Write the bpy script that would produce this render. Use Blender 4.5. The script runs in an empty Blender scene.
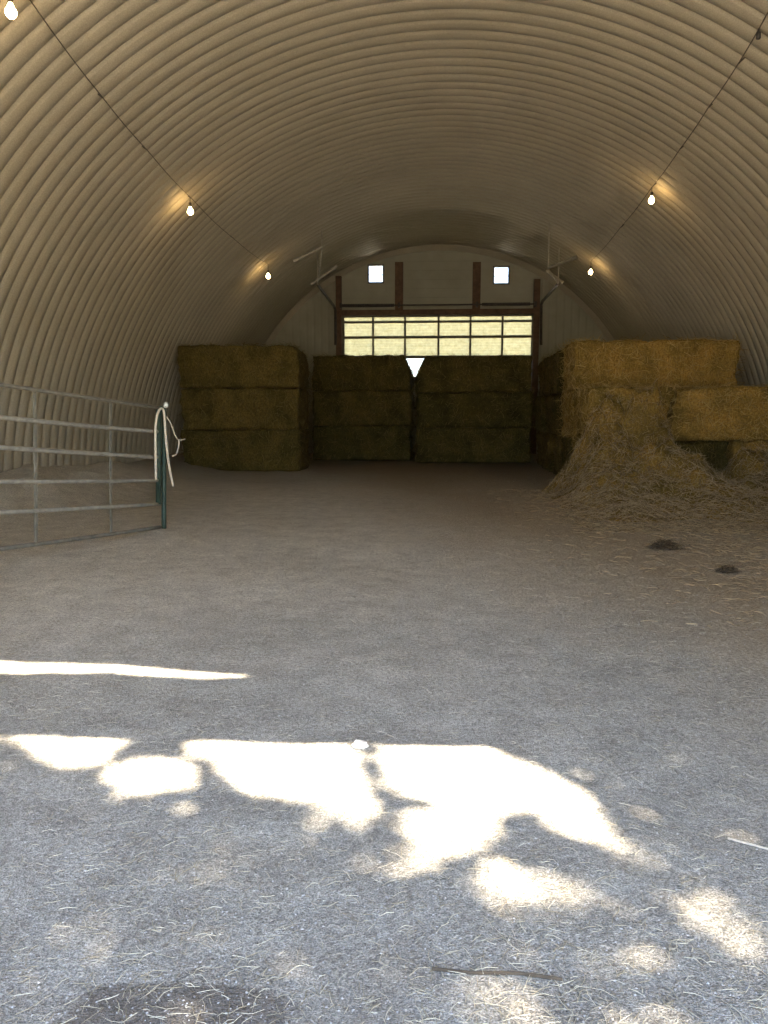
import bpy, bmesh, math, random
import numpy as np
from mathutils import Vector, Matrix, noise

random.seed(11)
rng = np.random.default_rng(7)
C = bpy.context.scene.collection
PI = math.pi

# ------------------------------------------------------------------ camera model
F = 770.0
EYE = Vector((0, 0, 1.30))
PHI = math.atan(100 / F)
PSI = math.atan(53 * math.cos(PHI) / F)
FWD = Vector((-math.sin(PSI) * math.cos(PHI), math.cos(PSI) * math.cos(PHI), -math.sin(PHI)))
RGT = Vector((math.cos(PSI), math.sin(PSI), 0))
UPV = RGT.cross(FWD)
R = 6.25          # radius of the barn arch
Y0 = 0.8          # front end wall
YB = 23.6         # back end wall
PITCH = 0.262      # corrugation pitch


def ray(px, py):
    return (RGT * (px - 384) + UPV * (512 - py) + FWD * F)


def at(px, py, Y):
    d = ray(px, py)
    return EYE + d * (Y / d.y)


def on_floor(px, py, z=0.0):
    d = ray(px, py)
    return EYE + d * ((z - EYE.z) / d.z)


def on_vault(px, py, r):
    d = ray(px, py)
    a = d.x * d.x + d.z * d.z
    b = 2 * (EYE.x * d.x + EYE.z * d.z)
    c = EYE.x ** 2 + EYE.z ** 2 - r * r
    t = (-b + math.sqrt(b * b - 4 * a * c)) / (2 * a)
    return EYE + d * t


# ------------------------------------------------------------------ materials
def mat(name):
    m = bpy.data.materials.new(name)
    m.use_nodes = True
    nt = m.node_tree
    b = nt.nodes['Principled BSDF']
    return m, nt, b


def node(nt, typ, **kw):
    n = nt.nodes.new(typ)
    for k, v in kw.items():
        if k.startswith('i_'):
            n.inputs[k[2:].replace('_', ' ')].default_value = v
        else:
            setattr(n, k, v)
    return n


def ramp(nt, fac, stops):
    r = nt.nodes.new('ShaderNodeValToRGB')
    el = r.color_ramp.elements
    while len(el) < len(stops):
        el.new(0.5)
    for e, (p, c) in zip(el, stops):
        e.position = p
        e.color = (c[0], c[1], c[2], 1) if len(c) == 3 else c
    nt.links.new(fac, r.inputs[0])
    return r.outputs[0]


def mixc(nt, fac, a, b, mode='MIX'):
    n = nt.nodes.new('ShaderNodeMix')
    n.data_type = 'RGBA'
    n.blend_type = mode
    for sock, v in ((n.inputs[0], fac), (n.inputs[6], a), (n.inputs[7], b)):
        if hasattr(v, 'is_output'):
            nt.links.new(v, sock)
        elif isinstance(v, (int, float)):
            sock.default_value = v
        else:
            sock.default_value = (v[0], v[1], v[2], 1)
    return n.outputs[2]


def mathn(nt, op, a, b=None, c=None, clamp=False):
    n = nt.nodes.new('ShaderNodeMath')
    n.operation = op
    n.use_clamp = clamp
    for i, v in enumerate((a, b, c)):
        if v is None:
            continue
        if hasattr(v, 'is_output'):
            nt.links.new(v, n.inputs[i])
        else:
            n.inputs[i].default_value = v
    return n.outputs[0]


def coords(nt, scale=(1, 1, 1), kind='Object'):
    tc = nt.nodes.new('ShaderNodeTexCoord')
    mp = nt.nodes.new('ShaderNodeMapping')
    mp.inputs['Scale'].default_value = scale
    nt.links.new(tc.outputs[kind], mp.inputs[0])
    return mp.outputs[0]


def noise_tex(nt, vec, scale, detail=4, rough=0.6, out=0):
    n = nt.nodes.new('ShaderNodeTexNoise')
    n.inputs['Scale'].default_value = scale
    n.inputs['Detail'].default_value = detail
    n.inputs['Roughness'].default_value = rough
    nt.links.new(vec, n.inputs['Vector'])
    return n.outputs[out]


def bump(nt, b, height, strength=0.4, dist=0.02):
    n = nt.nodes.new('ShaderNodeBump')
    n.inputs['Strength'].default_value = strength
    n.inputs['Distance'].default_value = dist
    nt.links.new(height, n.inputs['Height'])
    nt.links.new(n.outputs[0], b.inputs['Normal'])


def simple(name, col, rough=0.6, metal=0.0, var=0.15, scale=8):
    m, nt, b = mat(name)
    v = coords(nt)
    f = noise_tex(nt, v, scale)
    lo = tuple(max(0, x * (1 - var)) for x in col)
    hi = tuple(min(1, x * (1 + var)) for x in col)
    c = ramp(nt, f, [(0.3, lo), (0.7, hi)])
    nt.links.new(c, b.inputs['Base Color'])
    b.inputs['Roughness'].default_value = rough
    b.inputs['Metallic'].default_value = metal
    return m


def m_vault():
    m, nt, b = mat('galvanised_steel')
    v = coords(nt)
    f = noise_tex(nt, v, 0.7, 3)
    c1 = ramp(nt, f, [(0.3, (0.385, 0.34, 0.255)), (0.7, (0.45, 0.40, 0.305))])
    sp = noise_tex(nt, v, 70, 2)
    c2 = ramp(nt, sp, [(0.35, (0.82, 0.82, 0.82)), (0.7, (1.06, 1.05, 1.03))])
    c = mixc(nt, 1.0, c1, c2, 'MULTIPLY')
    nt.links.new(c, b.inputs['Base Color'])
    b.inputs['Metallic'].default_value = 0.05
    b.inputs['Roughness'].default_value = 0.6
    b.inputs['Specular IOR Level'].default_value = 0.3
    bump(nt, b, noise_tex(nt, v, 45, 3), 0.15, 0.01)
    return m


def m_floor():
    m, nt, b = mat('packed_gravel_dirt')
    v = coords(nt)
    big = noise_tex(nt, v, 0.5, 5, 0.6)
    med = noise_tex(nt, v, 5, 5, 0.65)
    fine = noise_tex(nt, v, 55, 4, 0.7)
    grain = noise_tex(nt, v, 190, 2, 0.6)
    c1 = ramp(nt, big, [(0.3, (0.40, 0.375, 0.325)), (0.7, (0.50, 0.475, 0.425))])
    c2 = ramp(nt, med, [(0.3, (0.78, 0.76, 0.74)), (0.7, (1.08, 1.08, 1.08))])
    c = mixc(nt, 1.0, c1, c2, 'MULTIPLY')
    c3 = ramp(nt, fine, [(0.32, (0.55, 0.53, 0.5)), (0.5, (0.95, 0.95, 0.95)), (0.68, (1.3, 1.3, 1.3))])
    c = mixc(nt, 0.8, c, c3, 'MULTIPLY')
    c4 = ramp(nt, grain, [(0.36, (0.5, 0.5, 0.5)), (0.52, (1, 1, 1)), (0.66, (1.55, 1.55, 1.5))])
    c = mixc(nt, 0.75, c, c4, 'MULTIPLY')
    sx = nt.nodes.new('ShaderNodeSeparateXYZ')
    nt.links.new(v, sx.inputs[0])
    # painted light: colour lifted further inside to brighten the floor, lowered by the entrance
    lift = mathn(nt, 'MULTIPLY_ADD', sx.outputs[1], 0.30, -0.75)
    lift = mathn(nt, 'ADD', lift, mathn(nt, 'MULTIPLY_ADD', big, 0.8, -0.4), clamp=True)
    c = mixc(nt, 1.0, c, ramp(nt, lift, [(0.0, (0.93, 0.95, 0.98)), (1.0, (1.42, 1.39, 1.33))]), 'MULTIPLY')
    # old brown hay chaff trodden in along the right-hand bales and at the back
    k = mathn(nt, 'MULTIPLY_ADD', sx.outputs[1], 0.16, -0.55)          # along the barn
    k = mathn(nt, 'MULTIPLY_ADD', sx.outputs[0], 0.55, k)
    k = mathn(nt, 'ADD', k, mathn(nt, 'MULTIPLY_ADD', big, 1.4, -1.15))
    k = mathn(nt, 'ADD', k, mathn(nt, 'MULTIPLY_ADD', med, 0.6, -0.3), clamp=True)
    chaff = ramp(nt, fine, [(0.35, (0.20, 0.14, 0.08)), (0.65, (0.52, 0.40, 0.25))])
    c = mixc(nt, mathn(nt, 'MULTIPLY', k, 0.75), c, chaff)
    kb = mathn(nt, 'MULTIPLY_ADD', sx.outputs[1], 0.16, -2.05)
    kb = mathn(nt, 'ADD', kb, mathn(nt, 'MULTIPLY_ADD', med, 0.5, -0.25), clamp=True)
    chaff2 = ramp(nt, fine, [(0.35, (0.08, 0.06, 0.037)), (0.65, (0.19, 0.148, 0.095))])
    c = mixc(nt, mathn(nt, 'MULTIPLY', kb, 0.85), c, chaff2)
    # dark patch on the floor by the door sill
    p = on_floor(175, 1022)
    dx = mathn(nt, 'MULTIPLY', mathn(nt, 'ADD', sx.outputs[0], -p.x), 1 / 0.26)
    dy = mathn(nt, 'MULTIPLY', mathn(nt, 'ADD', sx.outputs[1], -p.y), 1 / 0.14)
    dd = mathn(nt, 'ADD', mathn(nt, 'POWER', mathn(nt, 'ABSOLUTE', dx), 4.0), mathn(nt, 'POWER', mathn(nt, 'ABSOLUTE', dy), 4.0))
    dd = mathn(nt, 'ADD', dd, mathn(nt, 'MULTIPLY_ADD', noise_tex(nt, v, 14, 4), 1.4, -0.7))
    k = ramp(nt, dd, [(0.6, (1, 1, 1)), (1.3, (0, 0, 0))])
    c = mixc(nt, mathn(nt, 'MULTIPLY', k, 0.62), c, (0.11, 0.09, 0.075))  # out of view; slot shaped for the sun strip, translucency added as fill
    nt.links.new(c, b.inputs['Base Color'])
    b.inputs['Roughness'].default_value = 0.95
    b.inputs['Specular IOR Level'].default_value = 0.2
    h = mathn(nt, 'ADD', mathn(nt, 'MULTIPLY', fine, 0.6), mathn(nt, 'MULTIPLY', grain, 0.5))
    h = mathn(nt, 'ADD', h, mathn(nt, 'MULTIPLY', med, 1.2))
    bump(nt, b, h, 0.75, 0.035)
    return m


def m_hay(name, lo, mid, hi, scale=1.0, layer=True):
    m, nt, b = mat(name)
    v = coords(nt, (1, 1, 1))
    vs = coords(nt, (26 * scale, 26 * scale, 90 * scale))
    oi = nt.nodes.new('ShaderNodeObjectInfo')
    st = noise_tex(nt, vs, 1.0, 4, 0.7)
    vv = coords(nt, (60 * scale, 60 * scale, 14 * scale))
    st2 = noise_tex(nt, vv, 1.0, 3, 0.7)
    s = mathn(nt, 'MULTIPLY_ADD', st2, 0.5, mathn(nt, 'MULTIPLY', st, 0.5))
    c = ramp(nt, s, [(0.34, lo), (0.5, mid), (0.66, hi)])
    big = noise_tex(nt, v, 2.2, 4, 0.6)
    c = mixc(nt, 1.0, c, ramp(nt, big, [(0.3, (0.48, 0.50, 0.45)), (0.5, (0.9, 0.9, 0.85)), (0.7, (1.3, 1.2, 1.1))]), 'MULTIPLY')
    c = mixc(nt, 1.0, c, ramp(nt, oi.outputs['Random'], [(0.0, (0.84, 0.87, 0.82)), (1.0, (1.14, 1.1, 1.05))]), 'MULTIPLY')
    nt.links.new(c, b.inputs['Base Color'])
    b.inputs['Roughness'].default_value = 0.9
    b.inputs['Specular IOR Level'].default_value = 0.15
    bump(nt, b, s, 0.9, 0.04)
    return m


def m_straw(name, lo, hi):
    m, nt, b = mat(name)
    g = nt.nodes.new('ShaderNodeNewGeometry')
    c = ramp(nt, g.outputs['Random Per Island'], [(0.0, lo), (1.0, hi)])
    nt.links.new(c, b.inputs['Base Color'])
    b.inputs['Roughness'].default_value = 0.7
    b.inputs['Specular IOR Level'].default_value = 0.25
    return m


def m_backwall():
    m, nt, b = mat('painted_siding')
    v = coords(nt)
    sx = nt.nodes.new('ShaderNodeSeparateXYZ')
    nt.links.new(v, sx.inputs[0])
    f = noise_tex(nt, v, 1.2, 4)
    c = ramp(nt, f, [(0.3, (0.26, 0.245, 0.175)), (0.7, (0.33, 0.31, 0.23))])
    # lap lines across the middle bay, upright ribs at the sides
    side = mathn(nt, 'GREATER_THAN', mathn(nt, 'ABSOLUTE', sx.outputs[0]), 3.02)
    lap = mathn(nt, 'FRACT', mathn(nt, 'MULTIPLY', sx.outputs[2], 1 / 0.26))
    rib = mathn(nt, 'PINGPONG', mathn(nt, 'MULTIPLY', sx.outputs[0], 1 / 0.11), 1.0)
    rib = mathn(nt, 'SMOOTH_MIN', rib, 0.5, 0.3)
    h = mathn(nt, 'ADD', mathn(nt, 'MULTIPLY', side, rib), mathn(nt, 'MULTIPLY', mathn(nt, 'SUBTRACT', 1.0, side), lap))
    nt.links.new(c, b.inputs['Base Color'])
    b.inputs['Roughness'].default_value = 0.6
    bump(nt, b, h, 0.8, 0.03)
    return m


def m_fibreglass(name='translucent_fibreglass', lo=(0.19, 0.18, 0.09), hi=(0.38, 0.365, 0.235)):
    m = bpy.data.materials.new(name)
    m.use_nodes = True
    nt = m.node_tree
    nt.nodes.remove(nt.nodes['Principled BSDF'])
    out = nt.nodes['Material Output']
    v = coords(nt)
    f = noise_tex(nt, v, 9, 5, 0.7)
    sx = nt.nodes.new('ShaderNodeSeparateXYZ')
    nt.links.new(v, sx.inputs[0])
    w = mathn(nt, 'PINGPONG', mathn(nt, 'MULTIPLY', sx.outputs[2], 1 / 0.038), 1.0)
    c = ramp(nt, f, [(0.3, lo), (0.7, hi)])
    c = mixc(nt, 1.0, c, ramp(nt, w, [(0.0, (0.86, 0.85, 0.78)), (1.0, (1, 1, 1))]), 'MULTIPLY')
    t = nt.nodes.new('ShaderNodeBsdfTranslucent')
    d = nt.nodes.new('ShaderNodeBsdfDiffuse')
    nt.links.new(c, t.inputs[0])
    d.inputs[0].default_value = (0.7, 0.66, 0.4, 1)
    mx = nt.nodes.new('ShaderNodeMixShader')
    mx.inputs[0].default_value = 0.2
    nt.links.new(t.outputs[0], mx.inputs[1])
    nt.links.new(d.outputs[0], mx.inputs[2])
    nt.links.new(mx.outputs[0], out.inputs[0])
    return m


def m_glass():
    m = bpy.data.materials.new('window_glass')
    m.use_nodes = True
    nt = m.node_tree
    nt.nodes.remove(nt.nodes['Principled BSDF'])
    out = nt.nodes['Material Output']
    t = nt.nodes.new('ShaderNodeBsdfTransparent')
    t.inputs[0].default_value = (0.93, 0.95, 0.97, 1)
    g = nt.nodes.new('ShaderNodeBsdfGlossy')
    g.inputs['Roughness'].default_value = 0.05
    fr = nt.nodes.new('ShaderNodeFresnel')
    mx = nt.nodes.new('ShaderNodeMixShader')
    nt.links.new(fr.outputs[0], mx.inputs[0])
    nt.links.new(t.outputs[0], mx.inputs[1])
    nt.links.new(g.outputs[0], mx.inputs[2])
    nt.links.new(mx.outputs[0], out.inputs[0])
    return m


def m_bulb(strength):
    m, nt, b = mat('lit_bulb')
    b.inputs['Base Color'].default_value = (1, 0.85, 0.6, 1)
    b.inputs['Emission Color'].default_value = (1.0, 0.66, 0.28, 1)
    b.inputs['Emission Strength'].default_value = strength
    return m


M = dict(
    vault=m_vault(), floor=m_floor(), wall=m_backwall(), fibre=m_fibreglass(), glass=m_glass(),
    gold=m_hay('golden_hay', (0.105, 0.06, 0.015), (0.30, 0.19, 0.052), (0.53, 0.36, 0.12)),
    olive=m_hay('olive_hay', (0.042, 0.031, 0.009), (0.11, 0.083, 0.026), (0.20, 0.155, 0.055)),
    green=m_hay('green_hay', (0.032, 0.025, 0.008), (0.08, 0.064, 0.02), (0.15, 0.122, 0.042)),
    gold_straw=m_straw('golden_straw', (0.22, 0.135, 0.04), (0.58, 0.41, 0.16)),
    olive_straw=m_straw('olive_straw', (0.07, 0.05, 0.014), (0.21, 0.155, 0.05)),
    floor_straw=m_straw('pale_straw', (0.26, 0.21, 0.13), (0.66, 0.60, 0.46)),
    brown_straw=m_straw('brown_straw', (0.15, 0.10, 0.05), (0.56, 0.42, 0.24)),
    pebble=m_straw('pebble_stone', (0.2, 0.19, 0.18), (0.55, 0.54, 0.52)),
    post=simple('brown_timber', (0.11, 0.062, 0.035), 0.8, 0, 0.35, 6),
    iron=simple('dark_iron', (0.06, 0.05, 0.042), 0.6, 0.3, 0.3, 12),
    track=simple('zinc_track', (0.36, 0.33, 0.27), 0.45, 0.5, 0.2, 12),
    gate=simple('weathered_gate_steel', (0.36, 0.345, 0.30), 0.5, 0.3, 0.25, 14),
    gate_dark=simple('dull_gate_strap', (0.21, 0.195, 0.16), 0.6, 0.2, 0.3, 14),
    gate_green=simple('green_gate_paint', (0.035, 0.062, 0.046), 0.55, 0.1, 0.4, 18),
    knob=simple('bright_knob', (0.7, 0.7, 0.66), 0.4, 0.2, 0.1, 20),
    rope=simple('cream_rope', (0.66, 0.58, 0.46), 0.9, 0, 0.2, 60),
    cable=simple('cable_rubber', (0.085, 0.065, 0.045), 0.6, 0, 0.2, 30),
    socket=simple('socket_plastic', (0.05, 0.042, 0.035), 0.5, 0, 0.2, 30),
    bulb=m_bulb(24.0),
    stone=simple('white_stone', (0.72, 0.70, 0.64), 0.9, 0, 0.2, 30),
    stick=simple('dry_twig', (0.10, 0.075, 0.05), 0.9, 0, 0.3, 30),
    frame=simple('door_rail', (0.10, 0.085, 0.055), 0.6, 0.2, 0.3, 10),
    front=m_fibreglass('front_fill_fibreglass', (0.36, 0.335, 0.285), (0.42, 0.395, 0.345)),  # translucent sheet made up to brighten the interior
    leaf=simple('tree_leaf', (0.07, 0.13, 0.035), 0.6, 0, 0.3, 3),
    bark=simple('tree_bark', (0.12, 0.085, 0.06), 0.9, 0, 0.3, 10),
    yard=simple('yard_gravel', (0.58, 0.54, 0.46), 0.95, 0, 0.2, 2),
)


# ------------------------------------------------------------------ mesh helpers
class MB:
    def __init__(s):
        s.v, s.f = [], []

    def add(s, vs, fs):
        o = len(s.v)
        s.v.extend([tuple(p) for p in vs])
        s.f.extend([tuple(i + o for i in f) for f in fs])

    def box(s, a, b):
        x0, y0, z0 = a
        x1, y1, z1 = b
        s.add([(x0, y0, z0), (x1, y0, z0), (x1, y1, z0), (x0, y1, z0), (x0, y0, z1), (x1, y0, z1), (x1, y1, z1), (x0, y1, z1)],
              [(0, 3, 2, 1), (4, 5, 6, 7), (0, 1, 5, 4), (1, 2, 6, 5), (2, 3, 7, 6), (3, 0, 4, 7)])

    def tube(s, pts, r, n=10, cap=True):
        pts = [Vector(p) for p in pts]
        rs = r if isinstance(r, (list, tuple)) else [r] * len(pts)
        ring = []
        up = None
        for i, p in enumerate(pts):
            t = (pts[min(i + 1, len(pts) - 1)] - pts[max(i - 1, 0)]).normalized()
            if up is None:
                up = Vector((0, 0, 1)) if abs(t.z) < 0.9 else Vector((1, 0, 0))
            a = (up - t * up.dot(t)).normalized()
            up = a
            bb = t.cross(a)
            ring.append([p + (a * math.cos(2 * PI * k / n) + bb * math.sin(2 * PI * k / n)) * rs[i] for k in range(n)])
        vs = [q for rg in ring for q in rg]
        fs = []
        for i in range(len(pts) - 1):
            for k in range(n):
                fs.append((i * n + k, i * n + (k + 1) % n, (i + 1) * n + (k + 1) % n, (i + 1) * n + k))
        if cap:
            fs.append(tuple(range(n - 1, -1, -1)))
            fs.append(tuple((len(pts) - 1) * n + k for k in range(n)))
        s.add(vs, fs)

    def lathe(s, prof, c=(0, 0, 0), n=16):
        vs, fs = [], []
        for r, z in prof:
            for k in range(n):
                vs.append((c[0] + r * math.cos(2 * PI * k / n), c[1] + r * math.sin(2 * PI * k / n), c[2] + z))
        for i in range(len(prof) - 1):
            for k in range(n):
                fs.append((i * n + k, i * n + (k + 1) % n, (i + 1) * n + (k + 1) % n, (i + 1) * n + k))
        fs.append(tuple(range(n - 1, -1, -1)))
        fs.append(tuple((len(prof) - 1) * n + k for k in range(n)))
        s.add(vs, fs)

    def mesh(s, name, mats, smooth=False):
        me = bpy.data.meshes.new(name)
        me.from_pydata(s.v, [], s.f)
        for m in (mats if isinstance(mats, (list, tuple)) else [mats]):
            me.materials.append(m)
        if smooth:
            me.polygons.foreach_set('use_smooth', [True] * len(me.polygons))
        me.update()
        return me

    def build(s, name, m, parent=None, smooth=False, loc=None):
        o = bpy.data.objects.new(name, s.mesh(name, m, smooth))
        C.objects.link(o)
        if parent:
            o.parent = parent
        if loc is not None:
            o.location = loc
        return o


def empty(name, loc=(0, 0, 0)):
    o = bpy.data.objects.new(name, None)
    o.empty_display_size = 0.2
    C.objects.link(o)
    o.location = loc
    return o


def tag(o, label=None, cat=None, group=None, kind=None):
    for k, v in (('label', label), ('category', cat), ('group', group), ('kind', kind)):
        if v:
            o[k] = v
    return o


def struct(o):
    o['kind'] = 'structure'
    return o


def fbm(x, y, s, seed=0.0, oct=4):
    return noise.fractal(Vector((x * s, y * s, seed)), 1.0, 2.0, oct)


def sstep(a, b, x):
    t = min(1, max(0, (x - a) / (b - a)))
    return t * t * (3 - 2 * t)


# ------------------------------------------------------------------ floor shape
def floor_z(x, y):
    z = 0.03 * fbm(x, y, 0.55, 3.0) + 0.008 * fbm(x, y, 4.0, 9.0)
    # bank of dirt and old bedding along the left wall
    bank = sstep(8.2, 10.5, y) * (1 - 0.45 * sstep(11.5, 16, y)) * sstep(-4.35, -6.0, x)
    z += 0.44 * bank * (1 + 0.3 * fbm(x, y, 1.3, 5))
    z += 0.05 * sstep(13, 19, y)
    return z


def heap_z(x, y):
    """height of the loose hay in front of the right-hand bales, above the floor"""
    lead = (12.55 - y) / 3.4
    lead += 0.16 * fbm(x, y, 0.8, 21)
    h = 1.22 * max(0, 1 - max(0, lead)) ** 1.45
    w = sstep(1.65, 2.75, x + 0.12 * fbm(y, x, 1.2, 4))
    hollow = 1 - 0.72 * math.exp(-((x - 4.12) / 0.5) ** 4 - ((y - 12.4) / 1.0) ** 2)
    right = 1 - 0.46 * sstep(3.6, 4.3, x)
    edge = 1 - sstep(5.75, 6.1, x)
    n = 1 + 0.45 * fbm(x, y, 1.9, 13) + 0.16 * fbm(x, y, 6, 17)
    return h * w * hollow * right * edge * n


# floor grid: finer near the camera
ys = [Y0 - 0.05]
while ys[-1] < YB + 0.1:
    ys.append(ys[-1] + max(0.03, 0.016 * (ys[-1] + 0.5)))
xs = np.linspace(-R - 0.1, R + 0.1, 220)
vs, fs = [], []
for y in ys:
    for x in xs:
        vs.append((float(x), y, floor_z(float(x), y)))
nx = len(xs)
for j in range(len(ys) - 1):
    for i in range(nx - 1):
        a = j * nx + i
        fs.append((a, a + 1, a + nx + 1, a + nx))
mb = MB()
mb.add(vs, fs)
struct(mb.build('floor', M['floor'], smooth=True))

# yard outside, beneath and around the barn
mb = MB()
mb.add([(-70, -70, -0.12), (70, -70, -0.12), (70, 100, -0.12), (-70, 100, -0.12)], [(0, 1, 2, 3)])
struct(mb.build('ground', M['yard']))

# ------------------------------------------------------------------ corrugated arch
prof = []
NS = 14
for k in range(NS):
    t = k / NS
    if t < 0.72:                       # broad, slightly bowed band
        off = -0.020 * math.sin(PI * t / 0.72)
    else:                              # rounded groove
        off = 0.034 * math.sin(PI * (t - 0.72) / 0.28)
    prof.append((t, off))
NA = 112
ringY = []
n_p = int((YB + 0.3 - Y0) / PITCH)
for p in range(n_p):
    for t, off in prof:
        ringY.append((Y0 + (p + t) * PITCH, off))
ringY.append((Y0 + n_p * PITCH, 0))
vs, fs = [], []
for (y, off) in ringY:
    for k in range(NA + 1):
        a = PI * k / NA
        vs.append((-(R + off) * math.cos(a), y, (R + off) * math.sin(a) - 0.06))
m1 = NA + 1
for j in range(len(ringY) - 1):
    for k in range(NA):
        a = j * m1 + k
        fs.append((a, a + m1, a + m1 + 1, a + 1))
mb = MB()
mb.add(vs, fs)
ceil = struct(mb.build('ceiling', M['vault'], smooth=True))


# ------------------------------------------------------------------ end walls
def slices_wall(name, xs_, top, holes, y0, y1, m, z0=-0.1):
    """upright wall y0..y1 made of thin vertical slices; holes(x) gives z intervals left open"""
    mb = MB()
    for i in range(len(xs_) - 1):
        a, b = xs_[i], xs_[i + 1]
        mid = 0.5 * (a + b)
        op = sorted(holes(mid))
        z = z0
        segs = []
        for (lo, hi) in op:
            if lo > z:
                segs.append((z, lo, False))
            z = max(z, hi)
        segs.append((z, None, True))
        for (lo, hi, tp) in segs:
            if tp:
                h0, h1 = top(a), top(b)
                if max(h0, h1) <= lo + 1e-4:
                    continue
                h0, h1 = max(h0, lo), max(h1, lo)
            else:
                h0 = h1 = hi
            mb.add([(a, y0, lo), (b, y0, lo), (b, y1, lo), (a, y1, lo), (a, y0, h0), (b, y0, h1), (b, y1, h1), (a, y1, h0)],
                   [(0, 3, 2, 1), (4, 5, 6, 7), (0, 1, 5, 4), (1, 2, 6, 5), (2, 3, 7, 6), (3, 0, 4, 7)])
    return struct(mb.build(name, m))


arch = lambda x, r=R + 0.015: math.sqrt(max(0.0, r * r - x * x)) - 0.06

DL, DR = at(341, 330, YB).x, at(535, 330, YB).x
DT = at(437, 315, YB).z
wins = []
for (a, b, c, d) in ((368.5, 383, 265.5, 282.5), (494, 508.5, 267, 283.5)):
    p, q = at(a, c, YB), at(b, d, YB)
    wins.append((p.x, q.x, q.z, p.z))


def back_holes(x):
    o = []
    if DL < x < DR:
        o.append((-0.1, DT))
    for (a, b, lo, hi) in wins:
        if a < x < b:
            o.append((lo, hi))
    return o


xs_ = sorted(set([-R] + [-R + k * 0.125 for k in range(1, 100)] + [R, DL, DR] + [w for W in wins for w in W[:2]]))
slices_wall('wall_back', xs_, arch, back_holes, YB, YB + 0.12, M['wall'])

# angle band round the back wall under the arch
mb = MB()
vs, fs = [], []
for k in range(97):
    a = PI * k / 96
    for (r, y) in ((R - 0.02, YB - 0.16), (R - 0.16, YB - 0.02), (R - 0.16, YB), (R - 0.02, YB)):
        vs.append((-r * math.cos(a), y, r * math.sin(a) - 0.06))
for k in range(96):
    for j in range(4):
        fs.append((k * 4 + j, k * 4 + (j + 1) % 4, k * 4 + 4 + (j + 1) % 4, k * 4 + 4 + j))
mb.add(vs, fs)
struct(mb.build('trim_1', M['vault']))

for i, (a, b, lo, hi) in enumerate(wins):
    w = empty('window_%d' % (i + 1), ((a + b) / 2, YB, lo))
    struct(w)
    W, H = b - a, hi - lo
    mb = MB()
    for (p, q) in (((-W / 2 - .025, -.04, -.025), (W / 2 + .025, .08, .012)), ((-W / 2 - .025, -.04, H - .012), (W / 2 + .025, .08, H + .025)),
                   ((-W / 2 - .025, -.04, .012), (-W / 2 + .012, .08, H - .012)), ((W / 2 - .012, -.04, .012), (W / 2 + .025, .08, H - .012)),
                   ((-W / 2, .02, H * .44), (W / 2, .05, H * .44 + .018))):
        mb.box(p, q)
    mb.build('window_frame', M['frame'], w)
    mb = MB()
    mb.box((-W / 2 + .012, .055, .012), (W / 2 - .012, .06, H - .012))
    mb.build('pane', M['glass'], w)

# sectional overhead door with translucent panels
door = struct(empty('door_1', ((DL + DR) / 2, YB + 0.05, 0)))
cx = (DL + DR) / 2
W = DR - DL
zr = [at(437, y, YB).z for y in (315, 321.6, 337, 357)]
cols = [at(x, 330, YB).x - cx for x in (340.5, 373, 405, 438.5, 470.5, 502.5, 535.5)]
zlow = zr[3] - 0.62
mb = MB()
for zz, t in ((zr[0] - .02, .03), (zr[1], .03), (zr[2], .035), (zr[3], .04), (zlow, .04), (zlow - .9, .04), (0.03, .05)):
    mb.box((-W / 2, -.05, zz - t), (W / 2, .03, zz + t))
for i, c in enumerate(cols):
    t = .028 if 0 < i < 6 else .05
    c2 = min(max(c, -W / 2 + t), W / 2 - t)
    mb.box((c2 - t, -.045, 0), (c2 + t, .028, zr[0]))
mb.build('door_frame', M['frame'], door)
for (lo, hi) in ((zr[1], zr[0]), (zr[2], zr[1]), (zr[3], zr[2])):
    mb = MB()
    n = max(2, int((hi - lo) / 0.019))
    vs, fs = [], []
    for k in range(n + 1):                       # horizontally corrugated sheet
        z = lo + (hi - lo) * k / n
        vs += [(-W / 2, .008 * (k % 2), z), (W / 2, .008 * (k % 2), z)]
    for k in range(n):
        fs.append((2 * k, 2 * k + 1, 2 * k + 3, 2 * k + 2))
    mb.add(vs, fs)
    mb.build('door_panel', M['fibre'], door)
mb = MB()
mb.box((-W / 2, .0, zlow), (W / 2, .006, zr[3]))
mb.build('door_glazing', M['glass'], door)
mb = MB()
for a, b in ((zlow - .9, zlow), (0.03, zlow - .9)):
    mb.box((-W / 2, -.01, a), (W / 2, .02, b))
mb.build('lower_panel', M['wall'], door)

# brown timber posts, header and rod over the door
k = 2
for (x0, x1, y0, z0, w) in ((335.5, 341, 276, 0, .12), (395, 403, 262, DT + .1, .14), (473, 481, 262, DT + .1, .14), (534.5, 540.5, 279, 0, .12)):
    a, b = at(x0, y0, YB - .15), at(x1, y0, YB - .15)
    mb = MB()
    mb.box((a.x, YB - .16, z0), (b.x, YB - 0.005, a.z))
    struct(mb.build('trim_%d' % k, M['post']))
    k += 1
mb = MB()
mb.box((DL - .02, YB - .14, DT), (DR + .02, YB - 0.005, DT + .15))
struct(mb.build('trim_%d' % k, M['post']))

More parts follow.
